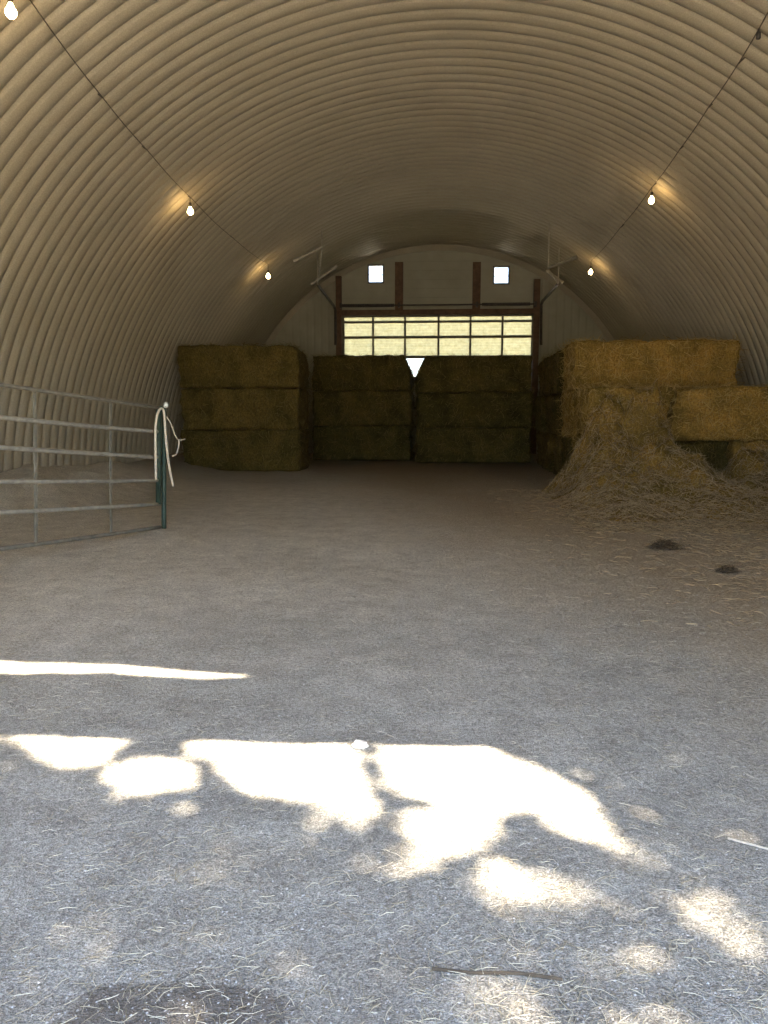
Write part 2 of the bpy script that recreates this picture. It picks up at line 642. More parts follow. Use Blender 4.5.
zb = at(437, 304.8, YB - .25).z
rod = tag(empty('door_spring_shaft', (cx, YB - .25, zb)), 'thin dark torsion shaft running above the translucent door', 'door spring')
mb = MB()
mb.tube([(-W / 2, 0, 0), (W / 2, 0, 0)], .022)
mb.build('shaft', M['iron'], rod)
for (a, b) in ((342, 394), (482, 530)):
    p, q = at(a, 305, YB - .25).x - cx, at(b, 305, YB - .25).x - cx
    mb = MB()
    n = 60
    mb.tube([(p + (q - p) * t / n, 0, 0) for t in range(n + 1)], [.042 + .007 * (t % 2) for t in range(n + 1)], 12)
    mb.build('spring', M['iron'], rod)
for p in (-W / 2 + .03, (403 + 395) / 2, (473 + 481) / 2, W / 2 - .03):
    x = p if abs(p) < 10 else at(p, 305, YB - .25).x - cx
    mb = MB()
    mb.box((x - .03, -.05, -.07), (x + .03, .095, .07))
    mb.build('bearing_bracket', M['iron'], rod)

# overhead door tracks running back under the arch
for (wl, mid_, knee, hang, br0, br1, cb0, cb1, lab) in (
        ((335.5, 345), (335.5, 308), (318, 285), (318, 262), (298, 259), (322, 247), (311, 284), (337, 266),
         'dark door track with hangers under the arch, left of the translucent door'),
        ((541, 345), (541, 303), (558, 284), (557, 264), (572, 259), (548, 268), (563, 283), (546, 271),
         'dark door track with hangers under the arch, right of the translucent door')):
    Yw, Yk, Yh = YB - .22, 20.3, 19.6
    t = tag(empty('door_track', at(*mid_, Yw)), lab, 'door track')
    o = Vector(t.location)
    a, b_, c = at(*wl, Yw) - o, Vector((0, 0, 0)), at(*knee, Yk) - o
    mb = MB()
    mb.tube([a, a.lerp(b_, .6), b_ + Vector((0, -.06, -.06)), b_ + (c - b_) * .1, c], .04, 8)
    mb.build('rail', M['iron'], t)
    kz = at(*knee, Yk)
    mb = MB()
    mb.tube([kz - o, Vector((kz.x, Yk, arch(kz.x) - .02)) - o], .016, 6)
    mb.build('hanger', M['track'], t)
    mb = MB()
    mb.tube([at(*br0, Yh - .9) - o, at(*br1, Yh - .9) - o], .032, 8)
    mb.tube([at(*br0, Yh - .9) - o, at(*br0, Yh - .9) - o + (at(*br0, Yh - .9) - at(*br1, Yh - .9)).normalized() * .12], .05, 8)
    mb.tube([at(*br1, Yh - .9) - o, kz - o], .012, 6)
    q = at(*br1, Yh - .9)
    mb.tube([q - o, Vector((q.x, q.y, arch(q.x) - .02)) - o], .014, 6)
    mb.build('arm', M['track'], t)
    mb = MB()
    mb.tube([at(*cb0, Yk + .1) - o, at(*cb1, Yk + .1) - o], .045, 8)  # pale bar added for the catch-light along the arch rim
    mb.build('catchlight_bar', M['track'], t)

# ------------------------------------------------------------------ straws
def straws(mb, pts, nrm, lens, rad, lean=0.35, sag=0.25):
    """thin bent three-sided stems scattered over pts"""
    for p, n, L in zip(pts, nrm, lens):
        n = Vector(n)
        d = Vector((random.gauss(0, 1), random.gauss(0, 1), random.gauss(0, 1)))
        d = d - n * d.dot(n)
        if d.length < 1e-3:
            continue
        d = (d.normalized() + n * random.uniform(-.05, lean)).normalized()
        s = n.cross(d).normalized()
        r = rad * random.uniform(.6, 1.3)
        p = Vector(p)
        e = p + d * L
        mid = (p + e) / 2 + n * (L * random.uniform(-.02, .12)) + s * (L * random.uniform(-sag, sag) * .4)
        o = len(mb.v)
        for q, rr in ((p, r), (mid, r), (e, r * .6)):
            mb.v.append(tuple(q + n * rr))
            mb.v.append(tuple(q + s * rr - n * rr * .5))
            mb.v.append(tuple(q - s * rr - n * rr * .5))
        for a in (0, 3):
            for i in range(3):
                j = (i + 1) % 3
                mb.f.append((o + a + i, o + a + j, o + a + 3 + j, o + a + 3 + i))


# ------------------------------------------------------------------ hay bales
def bale_mesh(name, L, D, H, mats, seed, n_straw, ragged=1.0, slump=0.0):
    """big square bale, base at z=0, long axis along X; rounded, slumped and shaggy"""
    step = .075
    cnt = [max(4, round(a / step)) for a in (L, D, H)]
    half = Vector((L / 2, D / 2, H / 2))
    rr = .04
    mb = MB()
    idx = {}

    def vert(i, j, k):
        key = (i, j, k)
        if key in idx:
            return idx[key]
        p = Vector((-half.x + L * i / cnt[0], -half.y + D * j / cnt[1], -half.z + H * k / cnt[2]))
        core = Vector([max(-half[a] + rr, min(half[a] - rr, p[a])) for a in range(3)])
        d = p - core
        nn = d.normalized() if d.length > 1e-6 else Vector((0, 0, 1))
        p = core + nn * rr
        q = p * 2.6 + Vector((seed * 7.1, seed * 3.3, 0))
        amt = .07 * noise.fractal(q, 1, 2, 4) + .022 * noise.noise(p * 14 + Vector((seed, 0, 0)))
        # flakes: shallow vertical furrows every ~10 cm along the bale
        amt += -.016 * abs(math.sin(p.x * PI / .115 + seed + 1.5 * noise.noise(p * 2)))
        # two strings pressing a shallow groove all the way round
        for g in (-.5, 0.02, .5):
            amt -= .02 * math.exp(-((p.z - g * H * .5) / .03) ** 2)
        if k == 0:
            amt = min(amt, 0) * .3
        if k == cnt[2]:
            amt = min(amt, .02) * .8
        p = p + nn * amt * ragged
        if slump:                                   # ends of the top bale rounded off and sunk
            e = max(0, p.x - (half.x - .26)) / .26
            t = max(0, p.z / half.z * .5 + .5)
            p.z -= slump * e ** 2 * t ** 2
            p.x -= slump * .45 * e * t ** 3
        idx[key] = len(mb.v)
        mb.v.append((p.x, p.y, p.z + H / 2))
        return idx[key]

    for (a, b, c) in ((0, 1, 2), (1, 2, 0), (2, 0, 1)):
        for side in (0, cnt[c]):
            for i in range(cnt[a]):
                for j in range(cnt[b]):
                    q = []
                    for (u, v) in ((i, j), (i + 1, j), (i + 1, j + 1), (i, j + 1)):
                        kk = [0, 0, 0]
                        kk[a], kk[b], kk[c] = u, v, side
                        q.append(vert(*kk))
                    mb.f.append(tuple(q if side else q[::-1]))
    nb = len(mb.f)
    pts, nrm, lens = [], [], []
    for _ in range(n_straw):
        f = mb.f[random.randrange(nb)]
        A, B, Cc, Dd = [Vector(mb.v[i]) for i in f]
        n = (B - A).cross(Dd - A)
        if n.length < 1e-9:
            continue
        n.normalize()
        if n.z < -.5:
            continue
        u, v = random.random(), random.random()
        p = A.lerp(B, u).lerp(Dd.lerp(Cc, u), v)
        pts.append(p); nrm.append(n); lens.append(random.uniform(.05, .20))
    straws(mb, pts, nrm, lens, .0035, .45)
    # keep stems off the ground plane
    mb.v = [(x, y, max(z, 0.0)) for x, y, z in mb.v]
    me = mb.mesh(name, mats)
    mi = [0] * nb + [1] * (len(mb.f) - nb)
    me.polygons.foreach_set('material_index', mi)
    me.polygons.foreach_set('use_smooth', [True] * len(mb.f))
    me.update()
    return me


BL, BD, BH = 2.65, 1.2, .885
mesh_olive = [bale_mesh('olive_bale', BL, BD, BH, [M['olive'], M['olive_straw']], s, 1500) for s in (1, 2)]
mesh_green = [bale_mesh('green_bale', BL, BD, BH, [M['green'], M['olive_straw']], s, 1500) for s in (3, 4)]
mesh_slump = [bale_mesh('green_top_bale', BL, BD, BH, [M['green'], M['olive_straw']], s, 1500, 1, .27) for s in (9, 10)]
mesh_slump_olive = bale_mesh('olive_top_bale', BL, BD, BH, [M['olive'], M['olive_straw']], 11, 1500, 1, .12)
mesh_gold = [bale_mesh('golden_bale', BL, BD, BH, [M['gold'], M['gold_straw']], 5, 3200)]
mesh_half = [bale_mesh('golden_half_bale', 1.42, BD, BH, [M['gold'], M['gold_straw']], s, 2400, 1.25) for s in (6, 7)]
mesh_dark = [bale_mesh('green_half_bale', 1.42, BD, BH, [M['green'], M['olive_straw']], 8, 2000, 1.3)]


def bale(me, loc, label, group, rz=0.0, sc=(1, 1, 1), flip=False):
    o = bpy.data.objects.new('hay_bale', me)
    C.objects.link(o)
    o.location = loc
    o.rotation_euler = (0, 0, rz + (PI if flip else 0))
    o.scale = sc
    tag(o, label, 'hay bale', group)
    return o


LV = ('bottom', 'middle', 'top')


def span(px0, px1, Y):
    return at(px0, 430, Y).x, at(px1, 430, Y).x


# three stacks standing across the back
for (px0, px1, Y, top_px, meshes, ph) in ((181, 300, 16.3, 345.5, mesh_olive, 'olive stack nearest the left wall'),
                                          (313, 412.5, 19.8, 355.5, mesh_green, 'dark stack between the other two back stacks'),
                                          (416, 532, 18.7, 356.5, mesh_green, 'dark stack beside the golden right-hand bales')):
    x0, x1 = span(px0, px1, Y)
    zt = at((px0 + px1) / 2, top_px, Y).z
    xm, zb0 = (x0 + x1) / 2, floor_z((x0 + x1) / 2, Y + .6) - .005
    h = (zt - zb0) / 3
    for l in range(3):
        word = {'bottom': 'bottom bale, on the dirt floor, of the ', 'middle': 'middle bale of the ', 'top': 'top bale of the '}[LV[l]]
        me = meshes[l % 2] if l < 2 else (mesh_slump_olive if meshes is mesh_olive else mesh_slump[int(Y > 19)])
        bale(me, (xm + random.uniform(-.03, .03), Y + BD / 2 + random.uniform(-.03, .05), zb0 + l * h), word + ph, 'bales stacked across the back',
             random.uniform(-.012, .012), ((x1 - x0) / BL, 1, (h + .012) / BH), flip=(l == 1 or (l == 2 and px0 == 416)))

# right-hand block: rows running back along the wall
Yr = 13.8
x0, x1 = span(572, 735, Yr)
zt = at(650, 340.5, Yr).z
for r, Y in enumerate((Yr, Yr + 1.3, Yr + 2.6, Yr + 3.9)):
    zf = floor_z(4, Y + .6) - .005
    h = (zt - .06 * (r > 0) - zf) / 3
    for l in range(3):
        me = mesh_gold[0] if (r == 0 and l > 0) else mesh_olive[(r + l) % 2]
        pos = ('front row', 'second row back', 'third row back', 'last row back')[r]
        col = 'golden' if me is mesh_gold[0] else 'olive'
        bale(me, ((x0 + x1) / 2 + (0.0 if r == 0 else random.uniform(-.06, .05)), Y + BD / 2, zf + l * h),
             '%s %s bale in the tall right-hand block, %s' % (LV[l], col, pos), 'bales in the tall right-hand block',
             random.uniform(-.01, .01), ((x1 - x0) / BL, 1, (h + .008) / BH), flip=(l == 1))

# lower bales in front of them, two high
Yf = 12.45
xa, xb_ = span(586, 671, Yf)
xc, xd = span(673, 765, Yf)
z2 = at(640, 387, Yf).z
zf = floor_z(4, Yf + .6) - .005
h2 = (z2 - zf) / 2
spec = ((xa, xb_ - .24, 0, mesh_half[0], 'golden bale half buried by the loose hay heap, under a ragged bale'),
        (xa, xb_, 1, mesh_half[1], 'ragged golden bale right above the loose hay heap'),
        (xc - .24, xc + .92, 0, mesh_dark[0], 'dark greenish crumbling bale in the hollow of the hay heap'),
        (xc + .95, xd + .22, 0, mesh_half[0], 'lower golden bale beside the right wall, next to the dark greenish bale'),
        (xc, xd + .12, 1, mesh_half[1], 'upper golden bale slumping against the right wall'))
for (a, b, l, me, lab) in spec:
    o = bale(me, ((a + b) / 2, Yf + BD / 2, zf + l * h2), lab, 'lower bales in front of the right-hand block', 0,
             ((b - a) / 1.42, 1, (h2 - .004) / BH), flip=(a == xc))
    if me is mesh_dark[0]:
        o.location.y += .10

# ------------------------------------------------------------------ loose hay
mb = MB()
gx = np.linspace(1.55, 6.1, 120)
gy = np.linspace(8.4, 12.62, 110)
vs, fs = [], []
for y in gy:
    for x in gx:
        x, y = float(x), float(y)
        h = heap_z(x, y)
        vs.append((x, y, floor_z(x, y) + (h if h > .012 else -.03)))
n = len(gx)
for j in range(len(gy) - 1):
    for i in range(n - 1):
        a = j * n + i
        fs.append((a, a + 1, a + n + 1, a + n))
mb.add(vs, fs)
nb = len(mb.f)
pts, nrm, lens = [], [], []
while len(pts) < 24000:
    x, y = random.uniform(1.6, 6.05), random.uniform(8.4, 12.6)
    h = heap_z(x, y)
    if h < .015 and random.random() < .6:
        continue
    e = .04
    gz = lambda a, b: floor_z(a, b) + heap_z(a, b)
    nn = Vector((-(gz(x + e, y) - gz(x - e, y)) / (2 * e), -(gz(x, y + e) - gz(x, y - e)) / (2 * e), 1)).normalized()
    pts.append((x, y, gz(x, y))); nrm.append(nn); lens.append(random.uniform(.04, .17))
straws(mb, pts, nrm, lens, .003, .35, .4)
mb_me = mb.mesh('loose_hay', [M['gold'], M['brown_straw']])
mb_me.polygons.foreach_set('material_index', [0] * nb + [1] * (len(mb.f) - nb))
mb_me.polygons.foreach_set('use_smooth', [True] * len(mb.f))
o = bpy.data.objects.new('loose_hay', mb_me)
C.objects.link(o)
tag(o, 'heap of loose tangled hay spilling from the right-hand bales onto the floor', 'loose hay', kind='stuff')

# straw littering the floor
mb = MB()
pts, lens = [], []
while len(pts) < 10000:
    d = 1.2 * math.exp(random.random() * 2.6)
    if d > 17:
        continue
    x = random.uniform(-.62, .62) * d + random.uniform(-.3, .3)
    if abs(x) > 5.9:
        continue
    dens = .22 + .5 * max(0, fbm(x, d, .9, 31) + .15) + .55 * sstep(1.2, 3.2, x) * sstep(3.5, 7, d)
    if d < 3:
        dens += .30 * max(0, fbm(x, d, 2.4, 41)) + .05
    if random.random() > dens:
        continue
    pts.append((x, d, floor_z(x, d) + .002)); lens.append(random.uniform(.012, .06) * (1 + .5 * sstep(3, 8, d)))
straws(mb, pts, [(0, 0, 1)] * len(pts), lens, .00075, .10, .4)
tag(mb.build('scattered_straw', M['floor_straw']), 'short pale straws littering the packed dirt floor', 'straw', kind='stuff')

mb = MB()
pts, lens = [], []
while len(pts) < 9000:
    y = random.uniform(4.5, 13)
    x = random.uniform(.8, 6.0)
    if random.random() > sstep(.6, 3.4, x + .12 * (y - 8)) * (.35 + .8 * max(0, .5 + fbm(x, y, .8, 51))):
        continue
    pts.append((x, y, floor_z(x, y) + .003)); lens.append(random.uniform(.03, .12))
straws(mb, pts, [(0, 0, 1)] * len(pts), lens, .0022, .12, .3)
tag(mb.build('trodden_straw', M['brown_straw']), 'brown trodden straw spread around the foot of the hay heap', 'straw', kind='stuff')

# fine gravel close to the door
mb = MB()
ico = [Vector(p).normalized() for p in ((1, 1, 1), (1, -1, -1), (-1, 1, -1), (-1, -1, 1), (1.2, 0, -.3), (0, 1.1, .2))]
oct_v = [(1, 0, 0), (-1, 0, 0), (0, 1, 0), (0, -1, 0), (0, 0, 1), (0, 0, -1)]
oct_f = [(0, 2, 4), (2, 1, 4), (1, 3, 4), (3, 0, 4), (2, 0, 5), (1, 2, 5), (3, 1, 5), (0, 3, 5)]
for _ in range(9000):
    d = 1.2 * math.exp(random.random() * 1.7)
    x = random.uniform(-.6, .6) * d + random.uniform(-.2, .2)
    r = random.uniform(.0015, .0042)
    a = random.random() * PI
    z = floor_z(x, d) + r * .2
    vv = []
    for (p, q, s_) in oct_v:
        p, q, s_ = p * random.uniform(.8, 1.4), q * random.uniform(.7, 1.2), s_ * .7
        vv.append((x + r * (p * math.cos(a) - q * math.sin(a)), d + r * (p * math.sin(a) + q * math.cos(a)), z + r * s_))
    mb.add(vv, oct_f)
tag(mb.build('gravel', M['pebble']), 'fine pale gravel grains on the floor close to the entrance', 'gravel', kind='stuff')


# small separate bits on the floor
def lump(name, m, p, r, label, cat, flat=.6, seed=0, sc=(1, 1)):
    bm = bmesh.new()
    bmesh.ops.create_icosphere(bm, subdivisions=3, radius=1)
    for v in bm.verts:
        k = 1 + .35 * noise.noise(v.co * 1.7 + Vector((seed, 0, 0))) + .12 * noise.noise(v.co * 5)
        v.co = Vector((v.co.x * k * r * sc[0], v.co.y * k * r * sc[1], max(v.co.z, -.6) * k * r * flat))
    zmin = min(v.co.z for v in bm.verts)
    for v in bm.verts:
        v.co.z -= zmin
    me = bpy.data.meshes.new(name)
    bm.to_mesh(me); bm.free()
    me.materials.append(m)
    o = bpy.data.objects.new(name, me)
    C.objects.link(o)
    o.location = (p.x, p.y, floor_z(p.x, p.y) - .004)
    return tag(o, label, cat)


lump('stone', M['stone'], on_floor(360, 747), .03, 'small whitish stone on the edge of the sunlit patch', 'stone', .6, 2, (1, .8))


def clump(px, py, r, label, seed, m1='brown_straw'):
    p = on_floor(px, py)
    mb = MB()
    pts, nrm, lens = [], [], []
    for _ in range(420):
        a, q = random.random() * 2 * PI, random.random() ** .6
        x, y = r * q * math.cos(a) * 1.5, r * q * math.sin(a)
        pts.append((x, y, .01 + (1 - q * q) * r * .9 * random.random())); nrm.append((0, 0, 1)); lens.append(r * random.uniform(.4, 1.1))
    straws(mb, pts, nrm, lens, .003, .35, .4)
    o = mb.build('hay_tuft', M[m1])
    o.location = (p.x, p.y, floor_z(p.x, p.y) - .006)
    return tag(o, label, 'hay tuft')


M['dark_straw'] = m_straw('dark_straw', (0.04, 0.028, 0.018), (0.16, 0.11, 0.06))
clump(664, 550, .09, 'dark trampled tuft of hay lying on the floor before the hay heap', 1, 'dark_straw')
clump(728, 572, .05, 'smaller dark tuft of hay on the floor near the right edge', 2, 'dark_straw')

# long twig and pale straw near the sill
for (pp, r, m, lab, nm, cat) in (([(432, 970), (470, 976), (520, 979), (562, 984)], .0042, 'stick', 'thin dark twig lying flat across the foreground dirt', 'twig', 'twig'),
                                 ([(728, 838), (745, 844), (768, 851)], .0035, 'rope', 'long pale stalk lying on the floor at the right edge', 'stalk', 'stalk')):
    mb = MB()
    mb.tube([Vector((q.x, q.y, floor_z(q.x, q.y) + r)) for q in (on_floor(*c) for c in pp)], r, 6)
    tag(mb.build(nm, M[m]), lab, cat)

# ------------------------------------------------------------------ tube gate
A = at(163, 527, 8.3)                  # free end, at the ground
Bn = at(0, 548, 6.05)                  # where the bottom tube leaves the picture
u = Vector((Bn.x - A.x, Bn.y - A.y, 0)).normalized()
ztop_far = at(160, 411, 8.3).z
GL = 3.66


def gate_pt(px, py):
    """point of the gate's upright plane seen at this pixel"""
    d = ray(px, py)
    nrm = Vector((-u.y, u.x, 0))
    t = (A - EYE).dot(nrm) / d.dot(nrm)
    return EYE + d * t


gate = tag(empty('tube_gate', (A.x, A.y, floor_z(A.x, A.y))), 'weathered six-bar tubular steel gate standing ajar beside the left wall', 'gate')
g0 = Vector(gate.location)
# tubes: left picture edge height / free end height
bars = ((384, 408), (416, 432), (447, 457.5), (480.3, 480.3), (512, 504), (547.5, 527))
bar_lines = []
for i, (yl, yr) in enumerate(bars):
    p, q = gate_pt(160, yr), gate_pt(0, yl)
    k = GL / (q - p).length
    e = p + (q - p) * k
    bar_lines.append((p, e))
    mb = MB()
    n = 16
    sagv = lambda t: Vector((0, 0, -.012 * math.sin(PI * t) * (1 if i % 2 else .4)))
    mb.tube([p + (e - p) * (t / n) + sagv(t / n) - g0 for t in range(n + 1)], .0195 if i else .0165, 12)
    mb.build('bar', M['gate' if 0 < i < 5 else 'gate_dark'], gate, smooth=True)


def on_bar(i, t):
    p, e = bar_lines[i]
    return p + (e - p) * t


side = Vector((-u.y, u.x, 0))
for (pxu, i0) in ((113, 0), (38, 0), (-150, 0), (-420, 0)):
    q = gate_pt(pxu, 480)
    t = (q - bar_lines[3][0]).length / GL if pxu > -400 else .985
    a, b = on_bar(i0, t), on_bar(5, t)
    mb = MB()
    mb.box((-.004, -.018, 0), (.004, .018, 1))
    # flat steel strap welded to the bars
    o = MB()
    w = u * .016
    th = side * .005
    off = side * -.026
    pa, pb = a + off - g0, b + off - g0
    o.add([pa - w - th, pa + w - th, pa + w + th, pa - w + th, pb - w - th, pb + w - th, pb + w + th, pb - w + th],
          [(0, 1, 2, 3), (7, 6, 5, 4), (0, 4, 5, 1), (1, 5, 6, 2), (2, 6, 7, 3), (3, 7, 4, 0)])
    o.build('upright', M['gate_dark'], gate)
# end frame with rounded top corner, green paint
top = on_bar(0, 0) - g0
bot = on_bar(5, 0) - g0
mb = MB()
e1 = -u
mb.tube([top + e1 * .0, top + e1 * .05 - Vector((0, 0, .012)), top + e1 * .075 - Vector((0, 0, .05)), (bot + e1 * .075) + Vector((0, 0, .02)), Vector((bot.x + e1.x * .075, bot.y + e1.y * .075, -.015))],
        .026, 12)
tag(mb.build('end_post', M['gate_green'], gate, smooth=True), 'dark green end post')
mb = MB()
mb.tube([on_bar(0, .008) - g0 - Vector((0, 0, .02)), on_bar(4, .008) - g0], .03, 12)
tag(mb.build('end_tube', M['gate_green'], gate, smooth=True), 'dark green end tube')
mb = MB()
kp = gate_pt(166, 405) - g0
mb.lathe([(.006, -.03), (.02, -.024), (.028, -.008), (.028, .008), (.018, .026), (.004, .03)], kp, 14)
mb.tube([kp, top + e1 * .05 - Vector((0, 0, .012))], .01, 8)
tag(mb.build('latch_knob', M['knob'], gate, smooth=True), 'bright latch knob')


# ------------------------------------------------------------------ rope and twine on the gate end
def smooth_path(pts, n=6):
    pts = [Vector(p) for p in pts]
    out = []
    for i in range(len(pts) - 1):
        p0, p1, p2, p3 = pts[max(i - 1, 0)], pts[i], pts[i + 1], pts[min(i + 2, len(pts) - 1)]
        for k in range(n):
            t = k / n
            out.append(.5 * ((2 * p1) + (p2 - p0) * t + (2 * p0 - 5 * p1 + 4 * p2 - p3) * t * t + (3 * p1 - p0 - 3 * p2 + p3) * t ** 3))
    out.append(pts[-1])
    return out


toward = -side if (-side).dot(EYE - A) > 0 else side


def gp(px, py, off):
    q = gate_pt(px, py)
    return q - ray(px, py).normalized() * (off / abs(ray(px, py).normalized().dot(toward)))


mb = MB()
mb.tube(smooth_path([gp(156.0, 480, .05), gp(155.6, 455, .055), gp(155.4, 432, .06), gp(156.5, 419, .06), gp(158.5, 411.5, .045),
                     gp(161.3, 408.6, .045), gp(163.8, 411.5, .05), gp(165, 425, .06), gp(166.5, 445, .065), gp(169, 465, .07), gp(173, 486, .075)], 6), .0135, 8)
tag(mb.build('rope', M['rope'], smooth=True), 'thick cream rope looped over the free end of the gate', 'rope')
mb = MB()
mb.tube(smooth_path([gp(166.5, 416, .055), gp(171.5, 425, .07), gp(175, 435, .075), gp(179, 440, .08), gp(185, 439, .085)], 6), .0075, 6)
mb.tube(smooth_path([gp(179, 440, .08), gp(178.5, 447, .085), gp(176.5, 454, .09), gp(172.5, 456, .09)], 6), .0075, 6)
tag(mb.build('twine', M['rope'], smooth=True), 'thin frayed twine hanging off the gate end beside the thick rope', 'twine')

# ------------------------------------------------------------------ strings of bulbs
def bulb_parts(root, top, length, lit, r=.039):
    """socket on a short drop with a pear shaped bulb; top in world coords"""
    o = Vector(root.location)
    t = top - o
    mb = MB()
    mb.tube([t, t - Vector((0, 0, length))], .006, 6)
    sc_ = Vector((t.x, t.y, t.z - length))
    mb.lathe([(.012, 0), (.021, -.006), (.023, -.06), (.019, -.068)], sc_, 14)
    s = mb.build('socket', M['socket'], root, smooth=True)
    if lit:
        mb = MB()
        prof_ = [(.015, -.064), (.019, -.078), (.028, -.098), (r + .006, -.125), (r + .009, -.146), (r, -.170), (r * .6, -.186), (.004, -.192)]
        mb.lathe(prof_, sc_, 18)
        tag(mb.build('bulb', M['bulb'], s, smooth=True), 'glowing warm bulb')


def hang(pts, n=8):
    """cable slung from hook to hook with a slight sag"""
    out = []
    for p, q in zip(pts, pts[1:]):
        out += [p.lerp(q, k / n) - Vector((0, 0, .012 * (q - p).length * math.sin(PI * k / n))) for k in range(n)]
    return out + [pts[-1]]


def string(px_pts, bulbs, label, rad):
    pts = [on_vault(x, y, rad) for (x, y) in px_pts]
    # carry the cable on forward to the entrance at the same angle of the arch
    a = math.atan2(pts[0].z, pts[0].x)
    pts = [Vector((rad * math.cos(a), Y0 + .3, rad * math.sin(a)))] + pts
    root = empty('string_lights', pts[0])
    tag(root, label, 'string lights', 'strings of bulbs along the arch')
    mb = MB()
    mb.tube([p - pts[0] for p in hang(pts)], .0062, 6)
    mb.build('cable', M['cable'], root, smooth=True)
    for q in pts[1:-1]:                            # hooks holding the cable to the ribs
        d = Vector((q.x, 0, q.z)).normalized()
        mb = MB()
        mb.tube([q - pts[0], q + d * (R - rad + .03) - Vector((0, 0, .06 * d.z)) - pts[0]], .008, 6)
        mb.build('hook', M['cable'], root)
    path = hang(pts, 160)
    for (bx, by, lit) in bulbs:
        # the cable point straight above the bulb centre
        best = min(path, key=lambda q: abs(proj(q)[0] - bx) + (1000 if proj(q)[1] > by else 0))
        d = ray(bx, by)
        bz = (EYE + d * (best.y / d.y)).z
        L = max(.03, best.z - bz - .13)
        bulb_parts(root, best, L, lit)
    return root


def proj(q):
    d = q - EYE
    w = d.dot(FWD)
    if w < .1:
        return (-9999, -9999)
    return (384 + F * d.dot(RGT) / w, 512 - F * d.dot(UPV) / w)


string([(30, 0), (103, 98), (147, 150), (192, 199), (233, 238), (268, 264)], [(8, 11, True), (190, 211, True), (268, 276, True)],
       'cable with three glowing bulbs along the arch above the gate', R - .13)
string([(767, 14), (738, 64), (708, 108), (680, 149), (652, 187), (620, 228), (591, 261)], [(757.5, 29, False), (652, 200, True), (590, 272, True)],
       'cable with two glowing bulbs and an empty socket above the tall hay block', R - .13)

# ------------------------------------------------------------------ sun, front wall and shading tree
SX, SY = -.56, None
Ledge = on_floor(200, 736.5)
LINTEL = 4.3
SY = (Ledge.y - Y0) / LINTEL
SUN = Vector((SX, SY, -1))


def to_wall(px, py):
    p = on_floor(px, py)
    z = (p.y - Y0) / SY
    return Vector((p.x - SX * z, Y0, z))


# gap above the lintel that lets the upper strip of sun through
slot_top = [(-140, 640), (0, 640), (104, 640), (113, 666), (119, 640), (200, 640), (235, 640), (272, 650)]
slot_bot = [(-140, 666), (0, 671.5), (110, 673), (113, 673), (119, 675), (200, 678), (240, 677.5), (273, 675)]
st = sorted((to_wall(*q).x, to_wall(*q).z) for q in slot_top)
sb = sorted((to_wall(*q).x, to_wall(*q).z) for q in slot_bot)


def interp(tab, x):
    for (x0, z0), (x1, z1) in zip(tab, tab[1:]):
        if x0 <= x <= x1:
            return z0 + (z1 - z0) * (x - x0) / max(1e-9, x1 - x0)
    return None


def front_holes(x):
    o = []
    if -3.3 < x < 3.4:
        o.append((-.1, LINTEL))
    a, b = interp(sb, x), interp(st, x)
    if a and b and b > a:
        o.append((a, b))
    return o


xf = sorted(set([-R, R, -3.3, 3.4] + [-R + .125 * i for i in range(1, 100)] + [st[0][0] + .01 * i for i in range(int((st[-1][0] - st[0][0]) / .01))]))
slices_wall('wall_front_unseen', xf, arch, front_holes, Y0 - .03, Y0, M['front'])

lit = []                        # (polygon or ellipse, share of leaves kept there)
poly = lambda pts, k=0: lit.append((pts, k))
ell = lambda cx_, cy_, rx, ry, k=0: lit.append(([(cx_ + rx * math.cos(a), cy_ + ry * math.sin(a)) for a in np.linspace(0, 2 * PI, 17)[:-1]], k))
poly([(155, 700), (352, 700), (357, 752), (372, 790), (386, 818), (350, 816), (300, 804), (255, 793), (228, 778), (216, 764), (190, 750)])
poly([(10, 700), (130, 700), (124, 748), (97, 762), (60, 768), (38, 757), (20, 744)])
poly([(-120, 700), (10, 700), (20, 743), (-120, 742)], 0.45)
ell(152, 774, 50, 19)
poly([(374, 700), (480, 700), (500, 757), (535, 768), (565, 781), (592, 797), (608, 815), (614, 840), (648, 856), (600, 856), (568, 838), (545, 818), (520, 810), (490, 828), (468, 812), (440, 803),
      (398, 798), (382, 786), (376, 765)])
ell(450, 832, 50, 27)
ell(338, 820, 28, 13, 0.36)
ell(395, 860, 44, 19, 0.31)
ell(497, 884, 30, 22)
ell(556, 894, 42, 22, 0.16)
ell(530, 905, 60, 18, 0.44)
ell(205, 882, 56, 20, 0.34)
ell(618, 956, 36, 19, 0.30)
ell(712, 913, 34, 17, 0.21)
ell(745, 937, 30, 16, 0.26)
ell(500, 1002, 52, 28, 0.36)
ell(640, 1022, 46, 16, 0.32)
ell(262, 845, 50, 16, 0.48)
ell(90, 940, 35, 18, 0.51)
ell(640, 860, 40, 14, 0.50)
polys = []
for pts, k in lit:                    # widened a little: leaves round the gap reach into it
    q_ = [on_floor(*q) for q in pts]
    ce = sum(q_, Vector((0, 0, 0))) / len(q_)
    polys.append(([tuple((q + (q - ce).normalized() * .008).xy) for q in q_], k))


def keep_share(x, y):
    best = 1.0
    for pts, k in polys:
        ins = False
        j = len(pts) - 1
        for i in range(len(pts)):
            (xi, yi), (xj, yj) = pts[i], pts[j]
            if (yi > y) != (yj > y) and x < (xj - xi) * (y - yi) / (yj - yi) + xi:
                ins = not ins
            j = i
        if ins:
            best = min(best, k)
    return best


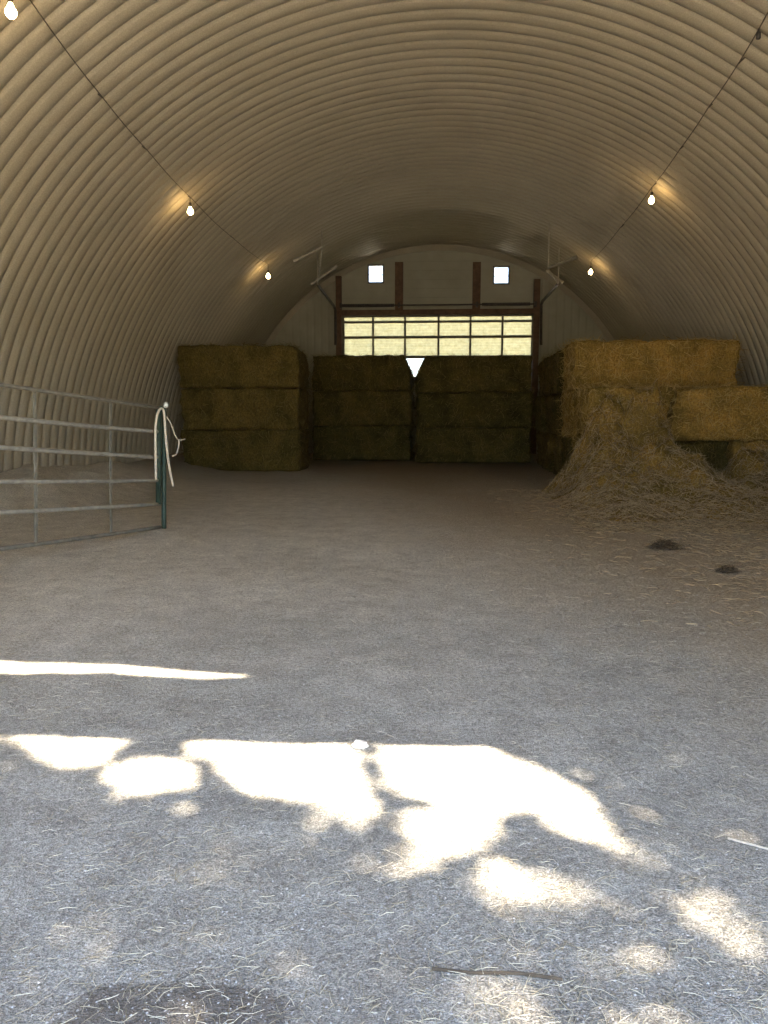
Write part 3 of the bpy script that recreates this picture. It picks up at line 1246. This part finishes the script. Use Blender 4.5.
tree = tag(empty('tree', (3.9, -4.4, -.12)), 'leafy tree in the yard outside the entrance that dapples the floor with shade', 'tree')
t0 = Vector(tree.location)
mb = MB()
n_leaf = 0
while n_leaf < 24000:
    dense = n_leaf < 20000
    if dense:                                    # over the ground just inside the entrance
        fx, fy = random.uniform(-2.7, 2.4), random.uniform(.6, 3.5)
    else:
        fx, fy = random.uniform(-4.5, 4), random.uniform(-4.5, 3.2)
    k = keep_share(fx, fy)
    if k <= 0:
        continue
    n_leaf += 1
    thin = k < 1                                 # finer, sparser sprays where the crown is thin
    for _ in range(3 if thin else 1):
        h = random.uniform(6.6, 8.8)
        c = Vector((fx + thin * random.uniform(-.06, .06), fy + thin * random.uniform(-.06, .06), 0)) - SUN * h - t0
        s = random.uniform(.04, .085) * (math.sqrt(k / 3) if thin else 1)
        a = Vector((random.gauss(0, 1), random.gauss(0, 1), random.gauss(0, .5))).normalized()
        b = a.cross(Vector((random.gauss(0, .45), random.gauss(0, .45), 1))).normalized()
        nn = a.cross(b) * .012
        mb.add([c - a * s, c - b * s * .5 - nn, c + a * s * 1.2, c + b * s * .5 - nn, c + nn],
               [(0, 1, 4), (1, 2, 4), (2, 3, 4), (3, 0, 4)])
mb.build('foliage', M['leaf'], tree)
mb = MB()
mb.tube([(0, 0, 0), (.05, .1, 2), (-.1, .3, 4.2), (-.2, .6, 6.2), (-.3, .9, 7.6)], [.24, .2, .16, .10, .05], 12)
for (a, b) in (((-.1, .3, 4.2), (2.2, -1.0, 7.2)), ((-.15, .5, 5.4), (-2.2, .9, 7.5)), ((-.2, .6, 5.8), (.8, -1.6, 7.9))):
    a, b = Vector(a), Vector(b)
    mb.tube([a, a.lerp(b, .5) + Vector((0, 0, .2)), b], [.09, .06, .03], 8)
mb.build('trunk', M['bark'], tree, smooth=True)

sun = bpy.data.lights.new('sun', 'SUN')
sun.energy = 19.0
sun.angle = math.radians(.5)
sun.color = (1.0, .87, .68)
so = bpy.data.objects.new('sun', sun)
C.objects.link(so)
so.location = (8, -8, 14)
so.rotation_euler = SUN.to_track_quat('-Z', 'Y').to_euler()

w = bpy.data.worlds.new('World')
bpy.context.scene.world = w
w.use_nodes = True
nt = w.node_tree
bg = nt.nodes['Background']
sky = nt.nodes.new('ShaderNodeTexSky')
sky.sky_type = 'NISHITA'
sky.sun_disc = False
sky.sun_elevation = math.radians(51)
sky.sun_rotation = math.radians(135)
sky.air_density = 1.0
sky.dust_density = 1.0
nt.links.new(sky.outputs[0], bg.inputs[0])
bg.inputs[1].default_value = 0.33

# ------------------------------------------------------------------ camera and view
cam = bpy.data.cameras.new('camera')
cam.sensor_fit = 'VERTICAL'
cam.sensor_height = 36
cam.sensor_width = 27
cam.lens = F * 36 / 1024
cam.clip_end = 300
co = bpy.data.objects.new('camera', cam)
C.objects.link(co)
co.location = EYE
co.rotation_euler = (PI / 2 - PHI, 0, PSI)
sc = bpy.context.scene
sc.camera = co
sc.view_settings.view_transform = 'Standard'
sc.view_settings.look = 'None'
sc.view_settings.gamma = 1
sc.view_settings.use_curve_mapping = False
sc.view_settings.exposure = 1.5
sc.cycles.max_bounces = 12
sc.cycles.diffuse_bounces = 8
sc.cycles.transparent_max_bounces = 12
sc.cycles.sample_clamp_indirect = 8
sc.cycles.caustics_reflective = False
sc.cycles.caustics_refractive = False

print('STRIP', [tuple(round(c,2) for c in q)+(round(arch(q[0]),2),) for q in sb], [tuple(round(c,2) for c in q)+(round(arch(q[0]),2),) for q in st], SY)
